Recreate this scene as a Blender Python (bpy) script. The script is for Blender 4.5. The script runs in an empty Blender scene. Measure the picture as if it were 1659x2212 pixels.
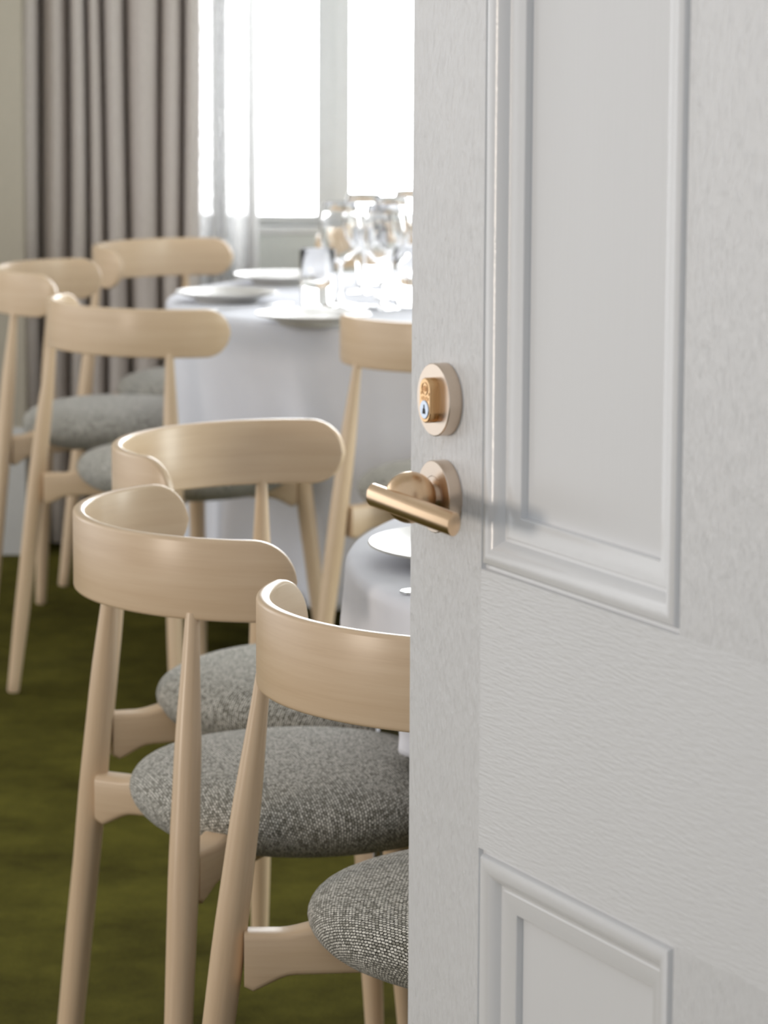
import bpy, bmesh, math, random
from mathutils import Vector, Matrix
random.seed(7)
sc = bpy.context.scene
C = sc.collection
PI = math.pi
R_ = math.radians

# ------------------------------------------------------------------ camera
F_PX, PITCH, ROLL, CAM_H = 7226.3, 0.15482, 0.00446, 1.36
cd = bpy.data.cameras.new('camera')
cam = bpy.data.objects.new('camera', cd)
C.objects.link(cam)
cd.sensor_fit = 'VERTICAL'
cd.sensor_height = 36.0
cd.sensor_width = 27.0
cd.lens = F_PX / 2212.0 * 36.0
cd.clip_start = 0.05
cd.clip_end = 200
cd.dof.use_dof = True
cd.dof.focus_distance = 2.85
cd.dof.aperture_fstop = 13.0
cd.dof.aperture_blades = 0
_f = Vector((0, math.cos(PITCH), -math.sin(PITCH)))
_u = Vector((0, math.sin(PITCH), math.cos(PITCH)))
_r = Vector((1, 0, 0))
_c, _s = math.cos(ROLL), math.sin(ROLL)
r2 = _r * _c + _u * _s
u2 = _u * _c - _r * _s
M = Matrix(((r2.x, u2.x, -_f.x, 0), (r2.y, u2.y, -_f.y, 0), (r2.z, u2.z, -_f.z, CAM_H), (0, 0, 0, 1)))
cam.matrix_world = M
sc.camera = cam

# ------------------------------------------------------------------ world, lights, exposure
sc.view_settings.view_transform = 'Standard'
sc.view_settings.look = 'None'
sc.view_settings.exposure = 0.0
sc.view_settings.gamma = 1.0
sc.view_settings.use_curve_mapping = False
WORLD_STRENGTH = 0.60
WINDOW_POWER = 310.0
SIDE_POWER = 72.0
LEFT_POWER = 17.0
CORNER_POWER = 18.0
RIGHT_POWER = 52.0
wd = bpy.data.worlds.new('daylight')
sc.world = wd
wd.use_nodes = True
bg = wd.node_tree.nodes['Background']
bg.inputs[0].default_value = (0.955, 0.98, 1.02, 1)
bg.inputs[1].default_value = WORLD_STRENGTH

def area_light(name, loc, size_x, size_y, power, rot, color=(1, 1, 1)):
    l = bpy.data.lights.new(name, 'AREA')
    l.shape = 'RECTANGLE'
    l.size, l.size_y = size_x, size_y
    l.energy = power
    l.color = color
    o = bpy.data.objects.new(name, l)
    C.objects.link(o)
    o.location = loc
    o.rotation_euler = rot
    o.visible_camera = True
    return o
# overcast daylight standing outside the dining room window
area_light('window_daylight', (0.55, 9.05, 1.75), 2.9, 2.4, WINDOW_POWER, (R_(-90), 0, 0), (0.96, 0.98, 1.0))

# daylight from the hall window left of the camera, which throws the lever's shadow on the door
area_light('hall_window_daylight', (-4.83, 1.25, 1.08), 1.3, 0.75, SIDE_POWER, (R_(90), 0, R_(-76.3)), (1.0, 0.87, 0.74))
# the dining room's other window, in the long wall to the left of the picture
area_light('left_window_daylight', (-3.15, 5.05, 1.42), 2.4, 2.15, LEFT_POWER, (R_(90), 0, R_(-90)), (0.97, 0.985, 1.0))

area_light('corner_fleck_light', (-3.15, 6.9, 1.75), 1.4, 1.6, CORNER_POWER, (R_(90), 0, R_(-90)), (0.97, 0.985, 1.0))  # unseen lamp, added so the door's brush marks catch bright flecks
# and the two tall narrow windows in the right hand wall, hidden behind the door
for y_, k_ in ((5.0, 1.0), (6.5, 0.3)):
    area_light('right_window_daylight', (2.86, y_, 1.2), 0.55, 2.2, RIGHT_POWER * k_, (R_(90), 0, R_(90)), (0.97, 1.0, 0.95))

# ------------------------------------------------------------------ node helpers
def mat(name):
    m = bpy.data.materials.new(name)
    m.use_nodes = True
    nt = m.node_tree
    b = nt.nodes['Principled BSDF']
    return m, nt, b

def N(nt, t, **kw):
    n = nt.nodes.new(t)
    for k, v in kw.items():
        setattr(n, k, v)
    return n

def coords(nt, kind='Object', scale=(1, 1, 1)):
    tc = N(nt, 'ShaderNodeTexCoord')
    mp = N(nt, 'ShaderNodeMapping')
    mp.inputs['Scale'].default_value = scale
    nt.links.new(tc.outputs[kind], mp.inputs[0])
    return mp.outputs[0]

def noise(nt, vec, scale, detail=3, rough=0.5):
    n = N(nt, 'ShaderNodeTexNoise')
    n.inputs['Scale'].default_value = scale
    n.inputs['Detail'].default_value = detail
    n.inputs['Roughness'].default_value = rough
    nt.links.new(vec, n.inputs['Vector'])
    return n.outputs[0]

def ramp(nt, fac, stops):
    r = N(nt, 'ShaderNodeValToRGB')
    els = r.color_ramp.elements
    while len(els) > 1:
        els.remove(els[-1])
    els[0].position = stops[0][0]
    els[0].color = (*stops[0][1], 1)
    for p, c in stops[1:]:
        e = els.new(p)
        e.color = (*c, 1)
    nt.links.new(fac, r.inputs[0])
    return r.outputs[0]

def bump(nt, b, height, strength, dist):
    n = N(nt, 'ShaderNodeBump')
    n.inputs['Strength'].default_value = strength
    n.inputs['Distance'].default_value = dist
    nt.links.new(height, n.inputs['Height'])
    nt.links.new(n.outputs[0], b.inputs['Normal'])
    return n

def simple(name, col, rough=0.5, metal=0.0, bump_scale=0, bump_strength=0.1, bump_dist=0.001, spec=0.5):
    m, nt, b = mat(name)
    b.inputs['Roughness'].default_value = rough
    b.inputs['Metallic'].default_value = metal
    b.inputs['Specular IOR Level'].default_value = spec
    v = coords(nt)
    h = noise(nt, v, bump_scale or 30, 3)
    c = ramp(nt, h, [(0.3, tuple(x * 0.965 for x in col)), (0.7, col)])
    nt.links.new(c, b.inputs['Base Color'])
    if bump_scale:
        bump(nt, b, h, bump_strength, bump_dist)
    return m

# ------------------------------------------------------------------ materials
def wood_material():
    m, nt, b = mat('limed_beech')
    v = coords(nt, 'UV', (3, 70, 1))
    g1 = noise(nt, v, 1.0, 5, 0.6)
    v2 = coords(nt, 'UV', (14, 420, 1))
    g2 = noise(nt, v2, 1.0, 2, 0.6)
    mx = N(nt, 'ShaderNodeMath', operation='MULTIPLY_ADD')
    mx.inputs[1].default_value = 0.35
    nt.links.new(g2, mx.inputs[0])
    nt.links.new(g1, mx.inputs[2])
    c = ramp(nt, mx.outputs[0], [(0.40, (0.625, 0.46, 0.30)), (0.62, (0.69, 0.52, 0.35)), (0.88, (0.735, 0.57, 0.395))])
    nt.links.new(c, b.inputs['Base Color'])
    b.inputs['Roughness'].default_value = 0.30
    b.inputs['Specular IOR Level'].default_value = 0.42
    bump(nt, b, g2, 0.04, 0.0004)
    return m

def tweed_material():
    m, nt, b = mat('speckled_tweed')
    tc = N(nt, 'ShaderNodeTexCoord')
    wob = N(nt, 'ShaderNodeTexNoise')
    wob.inputs['Scale'].default_value = 260
    nt.links.new(tc.outputs['UV'], wob.inputs['Vector'])
    off = N(nt, 'ShaderNodeVectorMath', operation='MULTIPLY_ADD')
    off.inputs[1].default_value = (0.0034, 0.0022, 0)
    nt.links.new(wob.outputs['Color'], off.inputs[0])
    nt.links.new(tc.outputs['UV'], off.inputs[2])
    br = N(nt, 'ShaderNodeTexBrick')
    br.offset = 0.5
    for k_, v_ in (('Scale', 1.0), ('Mortar Size', 0.00068), ('Mortar Smooth', 0.6), ('Bias', -0.28), ('Brick Width', 0.0044), ('Row Height', 0.0031)):
        br.inputs[k_].default_value = v_
    br.inputs['Color1'].default_value = (0.86, 0.84, 0.77, 1)
    br.inputs['Color2'].default_value = (0.14, 0.135, 0.09, 1)
    br.inputs['Mortar'].default_value = (0.022, 0.02, 0.012, 1)
    nt.links.new(off.outputs[0], br.inputs['Vector'])
    nt.links.new(br.outputs['Color'], b.inputs['Base Color'])
    b.inputs['Roughness'].default_value = 0.95
    b.inputs['Specular IOR Level'].default_value = 0.1
    b.inputs['Sheen Weight'].default_value = 0.2
    inv = N(nt, 'ShaderNodeMath', operation='SUBTRACT')
    inv.inputs[0].default_value = 1
    nt.links.new(br.outputs['Fac'], inv.inputs[1])
    bump(nt, b, inv.outputs[0], 0.7, 0.0016)
    return m

def paint_material(name, scale, strength, col=(0.755, 0.765, 0.775), rough=0.27, dist=0.001):
    m, nt, b = mat(name)
    v = coords(nt, 'Object', scale)
    h = noise(nt, v, 1.0, 4, 0.62)
    c = ramp(nt, noise(nt, coords(nt, 'Object', (6, 6, 3)), 1.0, 2), [(0.3, tuple(x * 0.98 for x in col)), (0.7, col)])
    nt.links.new(c, b.inputs['Base Color'])
    b.inputs['Roughness'].default_value = rough
    fleck = ramp(nt, h, [(0.30, (0.0, 0.0, 0.0)), (0.55, (0.45, 0.45, 0.45)), (0.72, (1.0, 1.0, 1.0))])   # raised brush marks
    bump(nt, b, fleck, strength, dist)
    return m

def carpet_material():
    m, nt, b = mat('olive_carpet')
    v = coords(nt)
    big = noise(nt, v, 5.0, 6, 0.72)
    fine = noise(nt, v, 240, 3, 0.7)
    mx = N(nt, 'ShaderNodeMath', operation='MULTIPLY_ADD')
    mx.inputs[1].default_value = 0.55
    nt.links.new(fine, mx.inputs[0])
    nt.links.new(big, mx.inputs[2])
    c = ramp(nt, mx.outputs[0], [(0.5, (0.030, 0.025, 0.004)), (0.95, (0.112, 0.102, 0.017))])
    nt.links.new(c, b.inputs['Base Color'])
    b.inputs['Roughness'].default_value = 1.0
    b.inputs['Specular IOR Level'].default_value = 0.05
    bump(nt, b, mx.outputs[0], 0.7, 0.01)
    return m

def cloth_material():
    m, nt, b = mat('white_linen')
    v = coords(nt, 'Object', (1, 1, 1))
    h = noise(nt, v, 420, 2)
    c = ramp(nt, noise(nt, v, 9, 3), [(0.3, (0.75, 0.765, 0.83)), (0.7, (0.80, 0.815, 0.88))])
    nt.links.new(c, b.inputs['Base Color'])
    b.inputs['Roughness'].default_value = 0.85
    b.inputs['Specular IOR Level'].default_value = 0.2
    bump(nt, b, h, 0.1, 0.0006)
    return m

def curtain_material():
    m, nt, b = mat('taupe_curtain')
    v = coords(nt, 'Object', (500, 500, 60))
    h = noise(nt, v, 1.0, 3)
    c = ramp(nt, h, [(0.3, (0.54, 0.49, 0.455)), (0.7, (0.62, 0.57, 0.535))])
    nt.links.new(c, b.inputs['Base Color'])
    b.inputs['Roughness'].default_value = 0.9
    b.inputs['Specular IOR Level'].default_value = 0.15
    tr = N(nt, 'ShaderNodeBsdfTranslucent')
    nt.links.new(c, tr.inputs[0])
    mx = N(nt, 'ShaderNodeMixShader')
    mx.inputs[0].default_value = 0.1
    out = nt.nodes['Material Output']
    nt.links.new(b.outputs[0], mx.inputs[1])
    nt.links.new(tr.outputs[0], mx.inputs[2])
    nt.links.new(mx.outputs[0], out.inputs[0])
    bump(nt, b, h, 0.2, 0.001)
    return m

def sheer_material(name='white_sheer', lo=0.12, hi=0.5, tcol=0.85):
    m, nt, b = mat(name)
    out = nt.nodes['Material Output']
    b.inputs['Base Color'].default_value = (0.8, 0.8, 0.8, 1)
    b.inputs['Roughness'].default_value = 0.9
    tl = N(nt, 'ShaderNodeBsdfTranslucent')
    tl.inputs[0].default_value = (tcol, tcol, tcol, 1)
    tp = N(nt, 'ShaderNodeBsdfTransparent')
    m1 = N(nt, 'ShaderNodeMixShader')
    m1.inputs[0].default_value = 0.6
    nt.links.new(b.outputs[0], m1.inputs[1])
    nt.links.new(tl.outputs[0], m1.inputs[2])
    h = noise(nt, coords(nt, 'Object', (260, 260, 40)), 1.0, 2)
    w = ramp(nt, h, [(0.35, (lo, lo, lo)), (0.65, (hi, hi, hi))])
    m2 = N(nt, 'ShaderNodeMixShader')
    nt.links.new(w, m2.inputs[0])
    nt.links.new(m1.outputs[0], m2.inputs[1])
    nt.links.new(tp.outputs[0], m2.inputs[2])
    nt.links.new(m2.outputs[0], out.inputs[0])
    return m

def pane_material():
    m, nt, b = mat('window_glass')
    out = nt.nodes['Material Output']
    b.inputs['Base Color'].default_value = (1, 1, 1, 1)
    b.inputs['Roughness'].default_value = 0.02
    tp = N(nt, 'ShaderNodeBsdfTransparent')
    gl = N(nt, 'ShaderNodeBsdfGlossy')
    gl.inputs['Roughness'].default_value = 0.02
    fr = N(nt, 'ShaderNodeFresnel')
    mx = N(nt, 'ShaderNodeMixShader')
    nt.links.new(fr.outputs[0], mx.inputs[0])
    nt.links.new(tp.outputs[0], mx.inputs[1])
    nt.links.new(gl.outputs[0], mx.inputs[2])
    nt.links.new(mx.outputs[0], out.inputs[0])
    return m

def glass_material():
    m, nt, b = mat('clear_glass')
    b.inputs['Base Color'].default_value = (1, 1, 1, 1)
    b.inputs['Roughness'].default_value = 0.0
    b.inputs['IOR'].default_value = 1.48
    b.inputs['Transmission Weight'].default_value = 1.0
    return m

WOOD = wood_material()
TWEED = tweed_material()
PAINT_V = paint_material('door_paint_upright', (330, 330, 60), 0.85)
PAINT_H = paint_material('door_paint_level', (60, 300, 560), 0.4)
PAINT_P = paint_material('door_paint_panel', (330, 330, 9), 0.15, rough=0.40)
PAINT_M = paint_material('door_paint_moulding', (120, 120, 120), 0.10, rough=0.2)
CARPET = carpet_material()
LINEN = cloth_material()
CURTAIN = curtain_material()
SHEER = sheer_material()
SHEER_HEM = sheer_material('sheer_hem', 0.0, 0.08, 0.9)
PANE = pane_material()
GLASS = glass_material()
BRASS = simple('satin_brass', (0.80, 0.57, 0.36), 0.30, 1.0, 900, 0.02, 0.0002)
PALE_BRASS = simple('pale_satin_brass', (0.72, 0.60, 0.49), 0.30, 1.0, 900, 0.02, 0.0002)
LOCK_BRASS = simple('lock_brass', (0.76, 0.48, 0.24), 0.24, 1.0, 700, 0.02, 0.0002)
STEEL = simple('bright_steel', (0.50, 0.55, 0.62), 0.2, 1.0)
SILVER = simple('silver_cutlery', (0.80, 0.80, 0.80), 0.14, 1.0)
DARK = simple('keyway_dark', (0.02, 0.018, 0.015), 0.6)
CHINA = simple('glazed_china', (0.60, 0.585, 0.55), 0.26, 0.0)
WALL = simple('warm_grey_wall', (0.44, 0.40, 0.325), 0.8, 0, 60, 0.05)
WALL_PALE = simple('pale_green_grey_wall', (0.76, 0.79, 0.76), 0.7, 0, 60, 0.05)
SKIRTING = simple('grey_white_skirting', (0.55, 0.545, 0.53), 0.45)
WALL_REFLECT = simple('warm_reflection_wall', (0.20, 0.125, 0.095), 0.8, 0, 60, 0.05)
TRIM = simple('painted_trim', (0.82, 0.83, 0.83), 0.45)
CEIL = simple('ceiling_white', (0.75, 0.74, 0.72), 0.9)

# ------------------------------------------------------------------ mesh helpers
class MB:
    def __init__(self):
        self.v, self.f, self.uv = [], [], []
    def vert(self, co, uv=(0, 0)):
        self.v.append(tuple(co))
        self.uv.append(uv)
        return len(self.v) - 1
    def grid(self, rows, uvrows=None, close_u=False, close_v=False, flip=False):
        """rows: list of lists of points."""
        idx = []
        for i, r in enumerate(rows):
            idx.append([self.vert(p, uvrows[i][j] if uvrows else (0, 0)) for j, p in enumerate(r)])
        nr, nc = len(rows), len(rows[0])
        for i in range(nr if close_u else nr - 1):
            for j in range(nc if close_v else nc - 1):
                a, b = idx[i][j], idx[i][(j + 1) % nc]
                c, d = idx[(i + 1) % nr][(j + 1) % nc], idx[(i + 1) % nr][j]
                self.f.append((a, d, c, b) if flip else (a, b, c, d))
        return idx
    def box(self, x0, x1, y0, y1, z0, z1):
        n = len(self.v)
        for x in (x0, x1):
            for y in (y0, y1):
                for z in (z0, z1):
                    self.vert((x, y, z), (z, x + y))
        for f in ((0, 1, 3, 2), (4, 6, 7, 5), (0, 4, 5, 1), (2, 3, 7, 6), (0, 2, 6, 4), (1, 5, 7, 3)):
            self.f.append(tuple(n + i for i in f))
    def lathe(self, prof, seg=48, origin=(0, 0, 0), axis='z'):
        rows, uvs = [], []
        for r, h in prof:
            row = []
            for k in range(seg):
                a = 2 * PI * k / seg
                p = (r * math.cos(a), r * math.sin(a), h)
                if axis == 'y':   # h runs towards -y
                    p = (p[0], -h, p[1])
                row.append((p[0] + origin[0], p[1] + origin[1], p[2] + origin[2]))
            rows.append(row)
        self.grid(rows, None, False, True)
    def tube(self, p0, p1, radii, seg=24, caps=True):
        """straight tapered round bar; radii: list of (t, r)."""
        p0, p1 = Vector(p0), Vector(p1)
        d = (p1 - p0)
        L = d.length
        d.normalize()
        x = d.orthogonal().normalized()
        y = d.cross(x)
        rows, uvs = [], []
        for t, r in radii:
            c = p0 + (p1 - p0) * t
            rows.append([c + x * (r * math.cos(2 * PI * k / seg)) + y * (r * math.sin(2 * PI * k / seg)) for k in range(seg)])
            uvs.append([(t * L, 0.03 * abs(math.sin(PI * k / seg))) for k in range(seg)])
        idx = self.grid(rows, uvs, False, True)
        if caps:
            self.f.append(tuple(reversed(idx[0])))
            self.f.append(tuple(idx[-1]))
    def build(self, name, material, parent=None, smooth=True, bevel=0, sub=0, angle=40):
        me = bpy.data.meshes.new(name)
        me.from_pydata(self.v, [], self.f)
        uvl = me.uv_layers.new(name='UVMap')
        for l in me.loops:
            uvl.data[l.index].uv = self.uv[l.vertex_index]
        bm = bmesh.new()
        bm.from_mesh(me)
        bmesh.ops.remove_doubles(bm, verts=bm.verts, dist=1e-6)
        bmesh.ops.recalc_face_normals(bm, faces=bm.faces)
        if smooth:
            for f in bm.faces:
                f.smooth = True
            for e in bm.edges:
                if len(e.link_faces) == 2 and e.calc_face_angle(0) > R_(angle):
                    e.smooth = False
        bm.to_mesh(me)
        bm.free()
        me.materials.append(material)
        o = bpy.data.objects.new(name, me)
        C.objects.link(o)
        if parent:
            o.parent = parent
        if bevel:
            md = o.modifiers.new('bevel', 'BEVEL')
            md.width = bevel
            md.segments = 3
            md.limit_method = 'ANGLE'
            md.angle_limit = R_(35)
        if sub:
            md = o.modifiers.new('subsurf', 'SUBSURF')
            md.levels = md.render_levels = sub
        return o

def tag(o, label, cat, group=None, kind=None):
    o['label'] = label
    o['category'] = cat
    if group:
        o['group'] = group
    if kind:
        o['kind'] = kind
    return o

def thing(name, label, cat, loc=(0, 0, 0), rotz=0.0, group=None, kind=None):
    o = bpy.data.objects.new(name, None)
    o.empty_display_size = 0.05
    C.objects.link(o)
    o.location = loc
    o.rotation_euler = (0, 0, rotz)
    return tag(o, label, cat, group, kind)

def dup(root, loc, rotz, label, group=None):
    r = root.copy()
    C.objects.link(r)
    r.location = loc
    r.rotation_euler = (0, 0, rotz)
    r['label'] = label
    if group:
        r['group'] = group
    for ch in list(root.children):
        c = ch.copy()
        C.objects.link(c)
        c.parent = r
        for g in ch.children:
            d = g.copy()
            C.objects.link(d)
            d.parent = c
    return r

def structure(name, m, material, label, cat, **kw):
    return tag(m.build(name, material, None, **kw), label, cat, None, 'structure')

# ================================================================== ROOM
WY = 8.45           # inner face of the window wall
m = MB(); m.box(-3.2, 3.0, -0.6, 9.0, -0.05, 0.0)
structure('floor', m, CARPET, 'olive green pile carpet under the chairs and tables', 'floor', smooth=False)
m = MB(); m.box(-3.2, 3.0, 2.2, 8.7, 2.75, 2.85)
structure('ceiling', m, CEIL, 'plain white ceiling over the dining room', 'ceiling', smooth=False)
OX0, OX1, OZ0, OZ1 = -0.56, 1.62, 0.77, 2.55
m = MB()
m.box(-0.99, OX0, WY, WY + 0.22, 0, 2.75)
m.box(OX1, 3.0, WY, WY + 0.22, 0, 2.75)
m.box(OX0, OX1, WY, WY + 0.22, 0, OZ0)
m.box(OX0, OX1, WY, WY + 0.22, OZ1, 2.75)
structure('wall_back', m, WALL_PALE, 'pale green grey wall below and around the bright window', 'wall', smooth=False)
m = MB(); m.box(-3.2, -0.868, 8.03, 8.67, 0.0, 2.75)
structure('wall_left', m, WALL, 'warm grey wall left of the taupe curtain', 'wall', smooth=False)
m = MB(); m.box(2.9, 3.0, 2.2, 8.45, 0.0, 2.75)
structure('wall_right', m, WALL_PALE, 'pale wall at the right end of the dining room', 'wall', smooth=False)
m = MB()
prof = [(0, 0), (0.018, 0), (0.018, 0.22), (0.014, 0.235), (0.012, 0.265), (0.006, 0.28), (0.004, 0.30), (0, 0.31)]
m.grid([[(x, 8.03 - d, z) for d, z in prof] for x in (-3.2, -0.868)])
m.grid([[(-0.868, 8.03 - d, z) for d, z in prof], [(-0.868, 8.03, z) for d, z in prof]])
structure('baseboard_left', m, SKIRTING, 'tall off white skirting board at the foot of the grey wall', 'baseboard', angle=20)
m = MB(); m.box(1.05, 1.15, -1.4, 1.95, 0.0, 2.75)  # unseen slab, added to give the door brass a darker warm reflection
structure('wall_reflection', m, WALL_REFLECT, 'unseen brown wall added right of the camera for brass reflections', 'wall', smooth=False)
# window
w = thing('window_1', 'overexposed white window with pale grey upright between its panes', 'window', (0, WY, 0), 0, None, 'structure')
def bx(*a):
    q = MB(); q.box(*a); return q
fr = MB()
fr.box(OX0, OX1, 0.06, 0.13, OZ0, OZ0 + 0.022)
fr.box(OX0, OX1, 0.06, 0.13, OZ1 - 0.05, OZ1)
fr.box(OX0, OX0 + 0.05, 0.06, 0.13, OZ0, OZ1)
fr.box(OX1 - 0.05, OX1, 0.06, 0.13, OZ0, OZ1)
fr.build('window_frame', TRIM, w, smooth=False)
for xm in (-0.132, 0.55, 1.1):
    q = MB()
    q.box(xm - 0.042, xm - 0.003, 0.05, 0.13, OZ0 + 0.02, OZ1)
    q.box(xm - 0.003, xm + 0.042, 0.058, 0.13, OZ0 + 0.02, OZ1)
    q.build('window_mullion', TRIM, w, smooth=False)
for a, b_ in ((OX0 + 0.05, -0.167), (-0.097, 0.515), (0.585, 1.065), (1.135, OX1 - 0.05)):
    bx(a, b_, 0.092, 0.098, OZ0 + 0.02, OZ1 - 0.05).build('window_pane', PANE, w, smooth=False)
bx(OX0 - 0.05, OX1 + 0.05, -0.004, 0.06, OZ0 - 0.022, OZ0).build('window_sill', TRIM, w, smooth=False, bevel=0.004)

# curtains
def px_x(px, y):
    return (px - 829.5) / F_PX * (y * 0.988 + 0.21)
def curtain(name, edges, y0, amp, lean, material, label, cat, z1=2.6, n=26):
    """edges: picture columns where one fold laps over the next; each fold bulges into the room."""
    pts = []
    for k in range(len(edges) - 1):
        a, b_ = px_x(edges[k], y0), px_x(edges[k + 1], y0)
        wdt = b_ - a
        am = amp * (0.75 + 0.5 * random.random())
        for i in range(n):
            t = i / n
            pts.append((a + wdt * (t - lean * math.sin(2 * PI * t) * 0.5), y0 - am * math.sin(PI * t) ** 1.0 * (0.55 + 0.45 * t) * 1.3 + 0.02 * math.cos(2 * PI * t)))
    pts.append((px_x(edges[-1], y0), y0 + 0.02))
    zs = [0.015 + (z1 - 0.015) * (i / 24) for i in range(25)]
    rows = []
    for z in zs:
        rows.append([(x + 0.004 * math.sin(3 * z + x * 19), y + 0.003 * math.sin(2.2 * z + x * 31), z) for x, y in pts])
    m = MB()
    m.grid(rows)
    o = m.build(name, material, None, angle=180)
    md = o.modifiers.new('thickness', 'SOLIDIFY')
    md.thickness = 0.002
    return tag(o, label, cat)
curtain('curtain', [48, 100, 159, 196, 233, 282, 354, 402, 432], 8.17, 0.055, 0.22, CURTAIN,
        'floor length taupe curtain hanging in deep folds beside the window', 'curtain')
sheer = curtain('sheer_curtain', [424, 462, 495, 533, 557], 8.29, 0.03, 0.3, SHEER,
        'white see-through sheer curtain between taupe curtain and bare glass', 'curtain', z1=2.6)

q = MB()
q.grid([[(px_x(p_, 8.29), 8.252 + 0.012 * math.sin(p_), z) for z in (0.02, 0.9, 1.8, 2.6)] for p_ in (463, 470, 479, 488, 494)])
q.grid([[(px_x(p_, 8.29), 8.252 + 0.012 * math.sin(p_), z) for z in (0.02, 0.9, 1.8, 2.6)] for p_ in (538, 544, 551, 557)])
o = q.build('hem_band', SHEER_HEM, sheer, angle=180)
o.modifiers.new('thickness', 'SOLIDIFY').thickness = 0.002

# ================================================================== DOOR
DX, DY, YAW = 0.01975, 2.43402, 0.449459
door = thing('door_1', 'open grey painted panelled door with brass lock and lever', 'door', (DX, DY, 0), YAW - PI / 2, None, 'structure')
X1, X2, X3, X4, XW = 0.1132, 0.3869, 0.5040, 0.7777, 0.8909
Z0, ZB, ZL0, ZL1, ZT, ZTOP = 0.008, 0.25, 0.7530, 0.9557, 1.92, 2.04
TH = 0.042
def leafpart(name, x0, x1, z0, z1, material):
    q = MB(); q.box(x0, x1, 0, TH, z0, z1)
    return q.build(name, material, door, smooth=False)
leafpart('stile', 0, X1, Z0, ZTOP, PAINT_V)
leafpart('stile', X4, XW, Z0, ZTOP, PAINT_V)
leafpart('stile', X2, X3, ZL1, ZT, PAINT_V)
leafpart('stile', X2, X3, ZB, ZL0, PAINT_V)
leafpart('rail', X1, X4, ZL0, ZL1, PAINT_H)
leafpart('rail', X1, X4, Z0, ZB, PAINT_H)
leafpart('rail', X1, X4, ZT, ZTOP, PAINT_H)
MP = [(0, 0.0), (0.0008, 0.0034), (0.0036, 0.0036), (0.0042, 0.0004), (0.0056, -0.0014), (0.0082, -0.0022), (0.0115, -0.0022), (0.015, -0.0012),
      (0.0182, 0.0008), (0.0208, 0.0036), (0.0224, 0.0062), (0.0230, 0.0070), (0.0250, 0.0072), (0.0262, 0.0066), (0.0300, 0.0068), (0.0345, 0.0076), (0.0385, 0.0088),
      (0.0405, 0.0092), (0.0412, 0.0098), (0.0416, 0.0150)]
for (x0, x1) in ((X1, X2), (X3, X4)):
    for (z0, z1) in ((ZL1, ZT), (ZB, ZL0)):
        q = MB()
        rows = []
        for u, d in MP:
            rows.append([(x0 + u, d, z0 + u), (x1 - u, d, z0 + u), (x1 - u, d, z1 - u), (x0 + u, d, z1 - u)])
        q.grid(rows, None, False, True)
        q.build('moulding', PAINT_M, door, angle=28)
        q = MB(); q.box(x0 + 0.001, x1 - 0.001, 0.0145, TH - 0.006, z0 + 0.001, z1 - 0.001)
        q.build('panel', PAINT_P, door, smooth=False)

def rose(parent, x, z):
    q = MB()
    q.lathe([(0.0, 0.0), (0.0262, 0.0), (0.0262, 0.0098), (0.0256, 0.0104), (0.0152, 0.0104), (0.0150, 0.0098), (0.0148, 0.0104), (0.0, 0.0104)], 96, (x, 0, z), 'y')
    return q.build('rose', PALE_BRASS, parent, angle=25)
# --- lock
lx, lz = 0.0561, 1.0702
lock = rose(door, lx, lz)
lock.name = 'lock'
def oval(hw, hh, n=20):
    pts = []
    for k in range(n + 1):
        a = PI * k / n
        pts.append((hw * math.cos(a), (hh - hw) + hw * math.sin(a)))
    for k in range(n + 1):
        a = PI + PI * k / n
        pts.append((hw * math.cos(a), -(hh - hw) + hw * math.sin(a)))
    return pts
q = MB()
ov = oval(0.0083, 0.0163)
rows = []
for k_, y in ((1.0, -0.0095), (1.0, -0.0165), (0.985, -0.0172), (0.95, -0.0176)):
    rows.append([(lx + 0.001 + a * k_, y, lz + b_ * k_) for a, b_ in ov])
idx = q.grid(rows, None, False, True)
q.f.append(tuple(idx[-1]))
cyl = q.build('lock_cylinder', LOCK_BRASS, lock, angle=30)
# round embossed emblem and a row of raised marks on the cylinder face
q = MB()
ex, ez = lx + 0.001, lz + 0.0085
q.lathe([(0.0040, 0.0174), (0.0042, 0.0181), (0.0047, 0.0181), (0.0049, 0.0174)], 32, (ex, 0, ez), 'y')
for a, b_, ww, hh in ((-0.0018, 0, 0.0007, 0.0034), (0, 0, 0.0007, 0.0042), (0.0018, 0, 0.0007, 0.0034)):
    q.box(ex + a - ww / 2, ex + a + ww / 2, -0.0181, -0.0174, ez + b_ - hh / 2, ez + b_ + hh / 2)
for k in range(5):
    q.box(ex - 0.0056 + k * 0.0024, ex - 0.0043 + k * 0.0024, -0.0180, -0.0174, ez - 0.0084, ez - 0.0062 + 0.0006 * (k % 2))
for sx in (-1, 1):
    q.box(ex + sx * 0.0060 - 0.0008, ex + sx * 0.0060 + 0.0008, -0.0180, -0.0174, ez - 0.0045, ez - 0.0025)
q.build('emblem', LOCK_BRASS, lock, angle=30)
q = MB()
q.lathe([(0.0068, 0.0165), (0.0068, 0.0179), (0.0064, 0.0182), (0.0, 0.0182)], 48, (lx + 0.001, 0, lz - 0.0066), 'y')
q.build('lock_plug', STEEL, lock, angle=30)
q = MB()
kz = lz - 0.0066
q.box(lx + 0.0006, lx + 0.0016, -0.01845, -0.0180, kz - 0.0005, kz + 0.0036)
q.v += []
base = [(-0.0022, -0.0030), (0.0022, -0.0030), (0.0016, 0.0002), (0.0005, 0.0014), (-0.0005, 0.0014), (-0.0016, 0.0002)]
i0 = [q.vert((lx + 0.001 + a, -0.01845, kz + b_)) for a, b_ in base]
q.f.append(tuple(i0))
q.build('keyway', DARK, lock, smooth=False)
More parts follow.
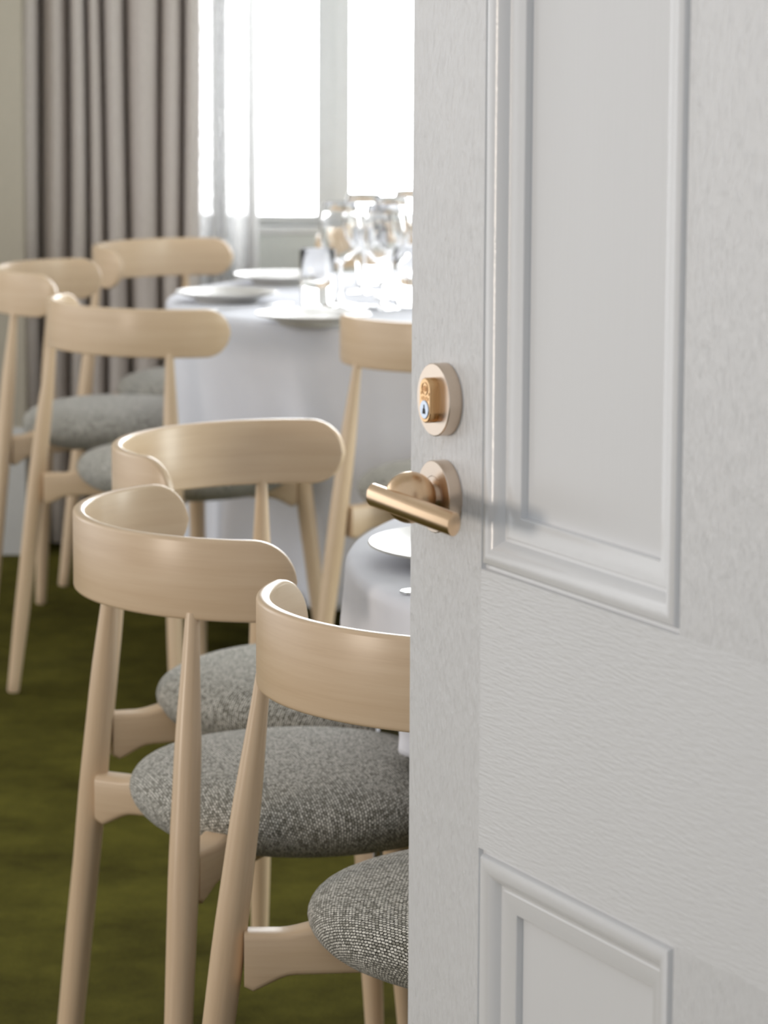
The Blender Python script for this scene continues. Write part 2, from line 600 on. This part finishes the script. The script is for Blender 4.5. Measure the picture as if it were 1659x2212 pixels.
# --- lever handle
hx, hz = 0.0569, 1.0001
hand = rose(door, hx, hz)
hand.name = 'lever_handle'
q = MB()
q.lathe([(0.0095, 0.0100), (0.0095, 0.0150), (0.0080, 0.0170), (0.0080, 0.02)], 48, (hx, 0, hz), 'y')
q.build('neck', PALE_BRASS, hand, angle=30)
q = MB()
prof = []
for k in range(33):
    a = -PI / 2 + PI * k / 32
    prof.append((0.0187 * math.cos(a), 0.0285 + 0.0187 * math.sin(a)))
q.lathe(prof, 64, (hx, 0, hz + 0.0006), 'y')
q.build('ball', BRASS, hand, angle=60)
q = MB()
ly = -0.0452
rows = []
for x, z, r_ in ((0.0290, 1.0000, 0.0076), (0.0293, 1.0000, 0.0081), (0.0305, 1.0, 0.0083), (0.1585, 0.9972, 0.0083), (0.1595, 0.9972, 0.0081), (0.1598, 0.9972, 0.0076)):
    rows.append([(x + 0.75 * r_ * math.cos(2 * PI * k / 64), ly - r_ * math.cos(2 * PI * k / 64), z + r_ * math.sin(2 * PI * k / 64)) for k in range(64)])   # ends cut on the slant
idx = q.grid(rows, None, False, True)
q.f += [tuple(idx[0]), tuple(idx[-1])]
q.build('lever', BRASS, hand, angle=30)

# ================================================================== CHAIRS
A_, B_, PHI, YC = 0.2332, 0.2082, 1.4543, -0.0490
ZBK, ZTP, THK = 0.6887, 0.7781, 0.0135
def band_point(phi, off):
    """plan position on the back's curve, off = distance inwards from the outer face."""
    p = Vector((A_ * math.sin(phi), YC - B_ * math.cos(phi), 0))
    t = Vector((A_ * math.cos(phi), B_ * math.sin(phi), 0)).normalized()
    n = Vector((-t.y, t.x, 0))
    return p + n * off
def make_backrest(parent):
    hh = (ZTP - ZBK) / 2
    zc = (ZTP + ZBK) / 2
    # arc length table
    K = 400
    ph = [-PHI + 2 * PHI * k / K for k in range(K + 1)]
    s = [0]
    for k in range(K):
        s.append(s[-1] + (band_point(ph[k + 1], 0) - band_point(ph[k], 0)).length)
    L = s[-1]
    def phi_at(x):
        lo = 0
        hi = K
        while hi - lo > 1:
            md = (lo + hi) // 2
            if s[md] <= x: lo = md
            else: hi = md
        f = (x - s[lo]) / max(1e-9, s[hi] - s[lo])
        return ph[lo] + (ph[hi] - ph[lo]) * f
    stations = []
    re = hh * 1.12           # the ends are rounded off over this length
    for k in range(15):
        a = PI / 2 * k / 14
        stations.append((re * (1 - math.cos(a)), hh * max(math.sin(a), 0.03)))
    mid = [re + (L - 2 * re) * k / 60 for k in range(1, 60)]
    st = stations + [(x, hh) for x in mid] + [(L - x, h) for x, h in reversed(stations)]
    rows, uvs = [], []
    for x, h in st:
        p = phi_at(x)
        r = min(0.0042, h * 0.9)
        cs = []
        # rounded rectangle in (off, dz)
        for cx, cz, a0 in ((THK - r, h - r, 0), (r, h - r, 90), (r, -h + r, 180), (THK - r, -h + r, 270)):
            for k in range(4):
                a = R_(a0 + 30 * k)
                cs.append((cx + r * math.cos(a), cz + r * math.sin(a)))
        rows.append([band_point(p, o) + Vector((0, 0, zc + dz)) for o, dz in cs])
        uvs.append([(x, dz + o * 0.3) for o, dz in cs])
    m = MB()
    idx = m.grid(rows, uvs, False, True)
    m.f.append(tuple(reversed(idx[0])))
    m.f.append(tuple(idx[-1]))
    return m.build('backrest', WOOD, parent, angle=60)

def make_seat(parent):
    sa, sb, yc = 0.211, 0.198, 0.004
    prof = [(0.0, 0.4015), (0.50, 0.4015), (0.70, 0.4045), (0.83, 0.4115), (0.92, 0.422), (0.98, 0.4365), (1.0, 0.450), (0.985, 0.4615), (0.945, 0.4715),
            (0.88, 0.479), (0.78, 0.4855), (0.62, 0.491), (0.42, 0.4945), (0.2, 0.4965), (0.0, 0.497)]
    rows, uvs = [], []
    n = 72
    arc = [0.0]
    for (ra, za), (rb, zb) in reversed(list(zip(prof, prof[1:]))):
        arc.append(arc[-1] + math.hypot((rb - ra) * sa, zb - za))
    arc.reverse()
    for (r, z), ar in zip(prof, arc):
        row = []
        uvs.append([(ar * math.cos(2 * PI * k / n), ar * math.sin(2 * PI * k / n)) for k in range(n)])
        for k in range(n):
            a = 2 * PI * k / n
            c, s = math.cos(a), math.sin(a)
            e = 2 / 2.15
            row.append((sa * r * math.copysign(abs(c) ** e, c), yc + sb * r * math.copysign(abs(s) ** e, s), z))
        rows.append(row)
    m = MB()
    m.grid(rows, uvs, False, True)
    return m.build('seat', TWEED, parent, angle=180, sub=1)

def make_rail(parent, sx):
    """deep rail under the seat running from a rear leg to the opposite front leg."""
    p0, p1 = Vector((sx * 0.192, -0.187, 0)), Vector((-sx * 0.152, 0.160, 0))
    d = (p1 - p0).normalized()
    nrm = Vector((-d.y, d.x, 0))
    def sm(a):
        a = min(1, max(0, a))
        return a * a * (3 - 2 * a)
    n = 56
    rows, uvs = [], []
    for k in range(n + 1):
        t = k / n
        e = min(t, 1 - t)
        top = 0.4365 + 0.010 * sm((e - 0.07) / 0.11) - 0.022 * sm((e - 0.22) / 0.1)
        bot = 0.3745 + 0.0185 * sm((e + 0.006) / 0.11) + 0.004 * sm(e / 0.4) + 0.007 * (1 - sm(e / 0.018))
        hw = 0.0175
        p = p0 + (p1 - p0) * t
        cs = []
        for cx, cz, a0 in ((hw - 0.006, top - 0.007, 0), (-hw + 0.006, top - 0.007, 90), (-hw + 0.006, bot + 0.007, 180), (hw - 0.006, bot + 0.007, 270)):
            rx, rz = (0.006, 0.007)
            for j in range(4):
                a = R_(a0 + 30 * j)
                cs.append((cx + rx * math.cos(a), cz + rz * math.sin(a)))
        rows.append([(p.x + nrm.x * o, p.y + nrm.y * o, z) for o, z in cs])
        uvs.append([(t * 0.5, z) for o, z in cs])
    m = MB()
    idx = m.grid(rows, uvs, False, True)
    m.f.append(tuple(reversed(idx[0])))
    m.f.append(tuple(idx[-1]))
    return m.build('cross_rail', WOOD, parent, angle=40)

def leg_radii(stops, n=22):
    out = []
    for k in range(n + 1):
        t = k / n
        for (a, ra), (b_, rb) in zip(stops, stops[1:]):
            if t <= b_ + 1e-9:
                u = (t - a) / (b_ - a)
                u = u * u * (3 - 2 * u) * 0.5 + u * 0.5
                out.append((t, ra + (rb - ra) * u))
                break
    return [(0.0, out[0][1] * 0.86), (0.004, out[0][1])] + out[1:]

def make_chair(label, loc, yaw, group):
    t = thing('dining_chair', label, 'chair', loc, -yaw, group)
    make_backrest(t)
    make_seat(t)
    for sx in (-1, 1):
        m = MB()
        m.tube((sx * 0.2533, -0.2231, 0.0), (sx * 0.1770, -0.1745, 0.696), leg_radii([(0, 0.0118), (0.25, 0.0150), (0.6, 0.0170), (0.78, 0.0150), (1, 0.0078)]), 28)
        m.build('leg', WOOD, t, angle=50)
        m = MB()
        m.tube((sx * 0.1942, 0.2068, 0.0), (sx * 0.1609, 0.1652, 0.432), leg_radii([(0, 0.0105), (0.5, 0.0150), (0.9, 0.0170), (1, 0.0165)]), 28)
        m.build('leg', WOOD, t, angle=50)
        make_rail(t, sx)
    return t
G1 = 'wooden dining chairs around the round table by the window'
G2 = 'wooden dining chairs around the table behind the door'
SPOTS = [
    ((0.1311, 3.2226, 0), 0.7632, 'pale wooden chair with tweed seat nearest the door edge, partly cut off by it', G2),
    ((-0.0966, 3.7680, 0), 1.2475, 'pale wooden chair with tweed seat, curved back seen from behind, middle of three', G2),
    ((-0.0969, 4.3108, 0), 2.0584, 'pale wooden chair showing its hollow inner back, rearmost of the near three', G2),
    ((-0.3882, 6.3763, 0), 0.8241, "pale wooden chair with its back to the camera at the far table's left front", G1),
    ((-0.5756, 7.0841, 0), 1.6900, 'pale wooden chair cut off by the left picture edge beside the far round table', G1),
    ((-0.4163, 7.6895, 0), 2.1141, 'pale wooden chair standing right in front of the taupe curtain', G1),
    ((0.1595, 6.1312, 0), 0.2001, 'pale wooden chair half hidden by the door edge, in front of the far table cloth', G1),
    ((0.075, 7.98, 0), 2.95, 'wooden chair across the far table, seen between the glasses below the window', G1),
]
proto = None
for loc, yaw, label, grp in SPOTS:
    if proto is None:
        proto = make_chair(label, loc, yaw, grp)
    else:
        dup(proto, loc, -yaw, label, grp)

# ================================================================== TABLES AND CLOTHS
TZ = 0.724
def make_table(label, cx, cy, r):
    t = thing('dining_table', label, 'table', (cx, cy, 0), 0, 'round tables under white cloths')
    m = MB(); m.lathe([(0, TZ - 0.032), (r - 0.02, TZ - 0.032), (r - 0.015, TZ - 0.028), (r - 0.015, TZ - 0.006), (r - 0.02, TZ - 0.003), (0, TZ - 0.003)], 96)
    m.build('table_top', WOOD, t, angle=30)
    m = MB(); m.lathe([(0, 0.02), (0.045, 0.02), (0.045, TZ - 0.032), (0, TZ - 0.032)], 32)
    m.build('pedestal', DARK, t, angle=30)
    m = MB(); m.lathe([(0, 0), (0.26, 0), (0.26, 0.012), (0.05, 0.025), (0, 0.025)], 48)
    m.build('base', DARK, t, angle=30)
    return t
def cloth(label, cx, cy, r, hem_f, out_f, seed, group):
    rnd = random.Random(seed)
    ph = [rnd.random() * 2 * PI for _ in range(6)]
    n = 360
    rows = []
    for rr in (0.0, 0.2, 0.4, 0.6, 0.8, 0.9, 0.96):
        rows.append([(r * rr * math.cos(2 * PI * k / n), r * rr * math.sin(2 * PI * k / n), TZ) for k in range(n)])
    for a in (20, 45, 70, 90):
        rows.append([((r - 0.012 + 0.012 * math.sin(R_(a))) * math.cos(2 * PI * k / n), (r - 0.012 + 0.012 * math.sin(R_(a))) * math.sin(2 * PI * k / n),
                      TZ - 0.012 + 0.012 * math.cos(R_(a))) for k in range(n)])
    J = 30
    for j in range(1, J + 1):
        t = j / J
        row = []
        for k in range(n):
            a = 2 * PI * k / n
            hem = hem_f(a)
            z = (TZ - 0.012) + (hem - TZ + 0.012) * t
            drop = (TZ - z)
            fold = (0.55 * math.sin(17 * a + ph[0]) + 0.35 * math.sin(29 * a + ph[1]) + 0.4 * math.sin(9 * a + ph[2])) * 0.028 * min(1, drop / 0.45) ** 1.1
            ra = r + fold + out_f(a, z)
            row.append((ra * math.cos(a), ra * math.sin(a), z))
        rows.append(row)
    m = MB()
    m.grid(rows, None, False, True)
    o = m.build('tablecloth', LINEN, None, angle=180)
    o.location = (cx, cy, 0)
    md = o.modifiers.new('thickness', 'SOLIDIFY')
    md.thickness = 0.0012
    md.offset = 1
    return tag(o, label, 'tablecloth', group)
def bumpf(a, c, w):
    d = (a - c + PI) % (2 * PI) - PI
    return math.exp(-(d / w) ** 2)
# far round table
T1 = (0.272, 6.97, 0.727)
make_table('round table under the white cloth nearest the window', *T1)
d1 = [math.atan2(y - T1[1], x - T1[0]) for x, y in ((-0.3882, 6.3763), (-0.5756, 7.0841), (-0.4163, 7.6895), (0.1595, 6.1312), (0.075, 7.98))]
def hem1(a):
    return 0.165
def out1(a, z):
    k = min(1, max(0, (0.70 - z) / 0.30))
    s = 0.012 * k
    for c, wv in zip(d1, (0.105, 0.105, 0.02, 0.115, 0.0)):
        s -= wv * k * bumpf(a, c, 0.36)
    return s
cloth('white tablecloth hanging to near the floor on the glass-laden round table by the window', T1[0], T1[1], T1[2], hem1, out1, 3, 'white tablecloths')
# near table behind the door
T2 = (0.685, 3.76, 0.728)
make_table('table under the white cloth just behind the open door', *T2)
def sstep(a, lo, hi):
    u = min(1, max(0, (a - lo) / (hi - lo)))
    return u * u * (3 - 2 * u)
def seatzone(a):
    g = math.degrees(a % (2 * PI))
    return sstep(g, 158, 168) * (1 - sstep(g, 240, 250))
def hem2(a):
    return 0.22 + (0.508 - 0.22) * seatzone(a)
def out2(a, z):
    k = min(1, max(0, (0.70 - z) / 0.45))
    s = 0.075 * k * bumpf(a, R_(152), 0.11)
    g = math.degrees(a % (2 * PI))
    q = sstep(g, 160, 176) * (1 - sstep(g, 240, 250))
    s -= 0.085 * q * sstep(0.66 - z, 0.0, 0.14)
    kk = min(1, max(0, (0.715 - z) / 0.2))
    s += 0.022 * kk * bumpf(a, R_(186), 0.06) - 0.02 * kk * bumpf(a, R_(196), 0.07) + 0.022 * kk * bumpf(a, R_(208), 0.07)
    return s
cloth('white tablecloth with soft drape folds directly behind the door edge', T2[0], T2[1], T2[2], hem2, out2, 11, 'white tablecloths')

# ================================================================== TABLEWARE
TT = TZ + 0.0012
GP = 'plates laid on the white tables'
def plate(loc, label, r):
    t = thing('dinner_plate', label, 'plate', loc, 0, GP)
    m = MB()
    m.lathe([(0, 0.004), (0.5 * r, 0.004), (0.56 * r, 0.0), (0.60 * r, 0.0), (0.62 * r, 0.006), (0.80 * r, 0.012), (0.985 * r, 0.019), (r, 0.0205), (0.99 * r, 0.0222),
             (0.80 * r, 0.0165), (0.66 * r, 0.0105), (0.58 * r, 0.008), (0, 0.0075)], 72)
    m.build('plate_body', CHINA, t, angle=40)
    return t
plate((-0.325, 6.87, TT), 'white plate at the left end of the far table', 0.105)
plate((-0.137, 6.41, TT), 'white plate at the front of the far table, near the chair cut by the door', 0.111)
plate((-0.225, 7.30, TT), 'white plate at the back left of the far table, before the sheer curtain', 0.105)
plate((0.36, 6.43, TT), 'white plate on the far table, right of the front one and behind the door edge', 0.118)
plate((0.124, 3.715, TT), 'round plate on the near table below the brass lever handle', 0.142)

GG = 'drinking glasses on the far table'
def tumbler(loc, label):
    t = thing('water_tumbler', label, 'glass', loc, 0, GG)
    m = MB()
    m.lathe([(0, 0), (0.030, 0), (0.0325, 0.003), (0.0355, 0.06), (0.0365, 0.118), (0.0358, 0.119), (0.0350, 0.118), (0.0338, 0.06), (0.031, 0.010), (0, 0.009)], 48)
    m.build('tumbler_body', GLASS, t, angle=50)
    return t
def wine_glass(loc, label, k=1.0):
    t = thing('wine_glass', label, 'glass', loc, 0, GG)
    m = MB()
    m.lathe([(0, 0), (0.036 * k, 0), (0.036 * k, 0.0015), (0.012, 0.006), (0.005, 0.012), (0.0042, 0.03), (0.0042, 0.0), (0, 0)][:6] +
            [(0.0040, 0.055), (0.0042, 0.08), (0.007, 0.090)], 40)
    m.build('stem', GLASS, t, angle=50)
    m = MB()
    pr = [(0.0, 0.0885), (0.007, 0.0885), (0.022, 0.097), (0.035, 0.112), (0.0425, 0.135), (0.0415, 0.160), (0.0365, 0.19), (0.0335, 0.208)]
    m.lathe([(r * k, z) for r, z in pr] + [(0.0330 * k, 0.2085)] + [(max(0, (r - 0.0013) * k), z + 0.0012) for r, z in reversed(pr)], 48)
    m.build('bowl', GLASS, t, angle=60)
    return t
tumbler((-0.136, 6.731, TT), 'straight water tumbler leftmost of the glasses on the far table')
wine_glass((-0.091, 6.79, TT), 'tall wine glass just right of the leftmost tumbler')
wine_glass((-0.045, 7.08, TT), 'wine glass standing behind the tall front one, against the window', 1.05)
wine_glass((-0.003, 6.73, TT), 'wine glass close to the door edge on the far table', 1.0)
tumbler((0.055, 6.79, TT), 'water tumbler at the door edge, right of the wine glasses')
wine_glass((0.055, 7.22, TT), 'wine glass rearmost by the door edge on the far table', 1.0)
wine_glass((0.012, 6.98, TT), 'wine glass in the middle of the glass cluster on the far table')
wine_glass((0.10, 6.92, TT), 'wine glass almost hidden by the door edge, mid table')
tumbler((-0.03, 7.30, TT), 'water tumbler behind the wine glasses on the far table')

GC = 'silver cutlery on the white tables'
def cutlery(kind, loc, rz, label):
    t = thing('table_' + kind, label, kind, loc, rz, GC)
    m = MB()
    rows = []
    for x, wv, z in ((-0.10, 0.006, 0.002), (-0.095, 0.0095, 0.0025), (-0.03, 0.005, 0.0045), (0.02, 0.0035, 0.006), (0.045, 0.0045, 0.005)):
        rows.append([(x, -wv, z - 0.0012), (x, wv, z - 0.0012), (x, wv, z + 0.0012), (x, -wv, z + 0.0012)])
    idx = m.grid(rows, None, False, True)
    m.f += [tuple(idx[0]), tuple(idx[-1])]
    m.build('handle', SILVER, t, angle=60)
    m = MB()
    if kind == 'spoon':
        rows = []
        for i in range(9):
            u = i / 8
            x = 0.043 + 0.062 * u
            wv = 0.0215 * math.sin(PI * min(1, 0.06 + 0.94 * u)) ** 0.75 + 0.0006
            rows.append([(x, wv * (j / 4 - 1), 0.010 - 0.0085 * (1 - (j / 4 - 1) ** 2) * math.sin(PI * u) ** 0.5) for j in range(9)])
        m.grid(rows)
        o = m.build('spoon_bowl', SILVER, t, angle=180)
    elif kind == 'knife':
        rows = []
        for x, wv in ((0.04, 0.005), (0.06, 0.009), (0.10, 0.0095), (0.125, 0.006), (0.135, 0.001)):
            rows.append([(x, -0.006, 0.0042), (x, wv, 0.0042), (x, wv, 0.0054), (x, -0.006, 0.0058)])
        idx = m.grid(rows, None, False, True)
        m.f += [tuple(idx[0]), tuple(idx[-1])]
        o = m.build('blade', SILVER, t, angle=40)
    else:
        m.box(0.04, 0.062, -0.011, 0.011, 0.004, 0.006)
        for k in range(4):
            m.box(0.062, 0.105, -0.011 + k * 0.0064, -0.0082 + k * 0.0064, 0.004, 0.006)
        o = m.build('tines', SILVER, t, smooth=False)
    if kind == 'spoon':
        md = o.modifiers.new('thickness', 'SOLIDIFY')
        md.thickness = 0.0012
    return t
cutlery('spoon', (-0.11, 6.66, TT), R_(10), 'silver spoon lying behind the front plate, below the wine glass stems')
cutlery('fork', (-0.275, 6.70, TT), R_(40), 'silver fork between the left plate and the front plate')
cutlery('knife', (-0.19, 7.12, TT), R_(5), 'silver knife behind the left plate on the far table')
cutlery('fork', (0.10, 3.56, TT), R_(38), 'silver fork in front of the plate on the near table')
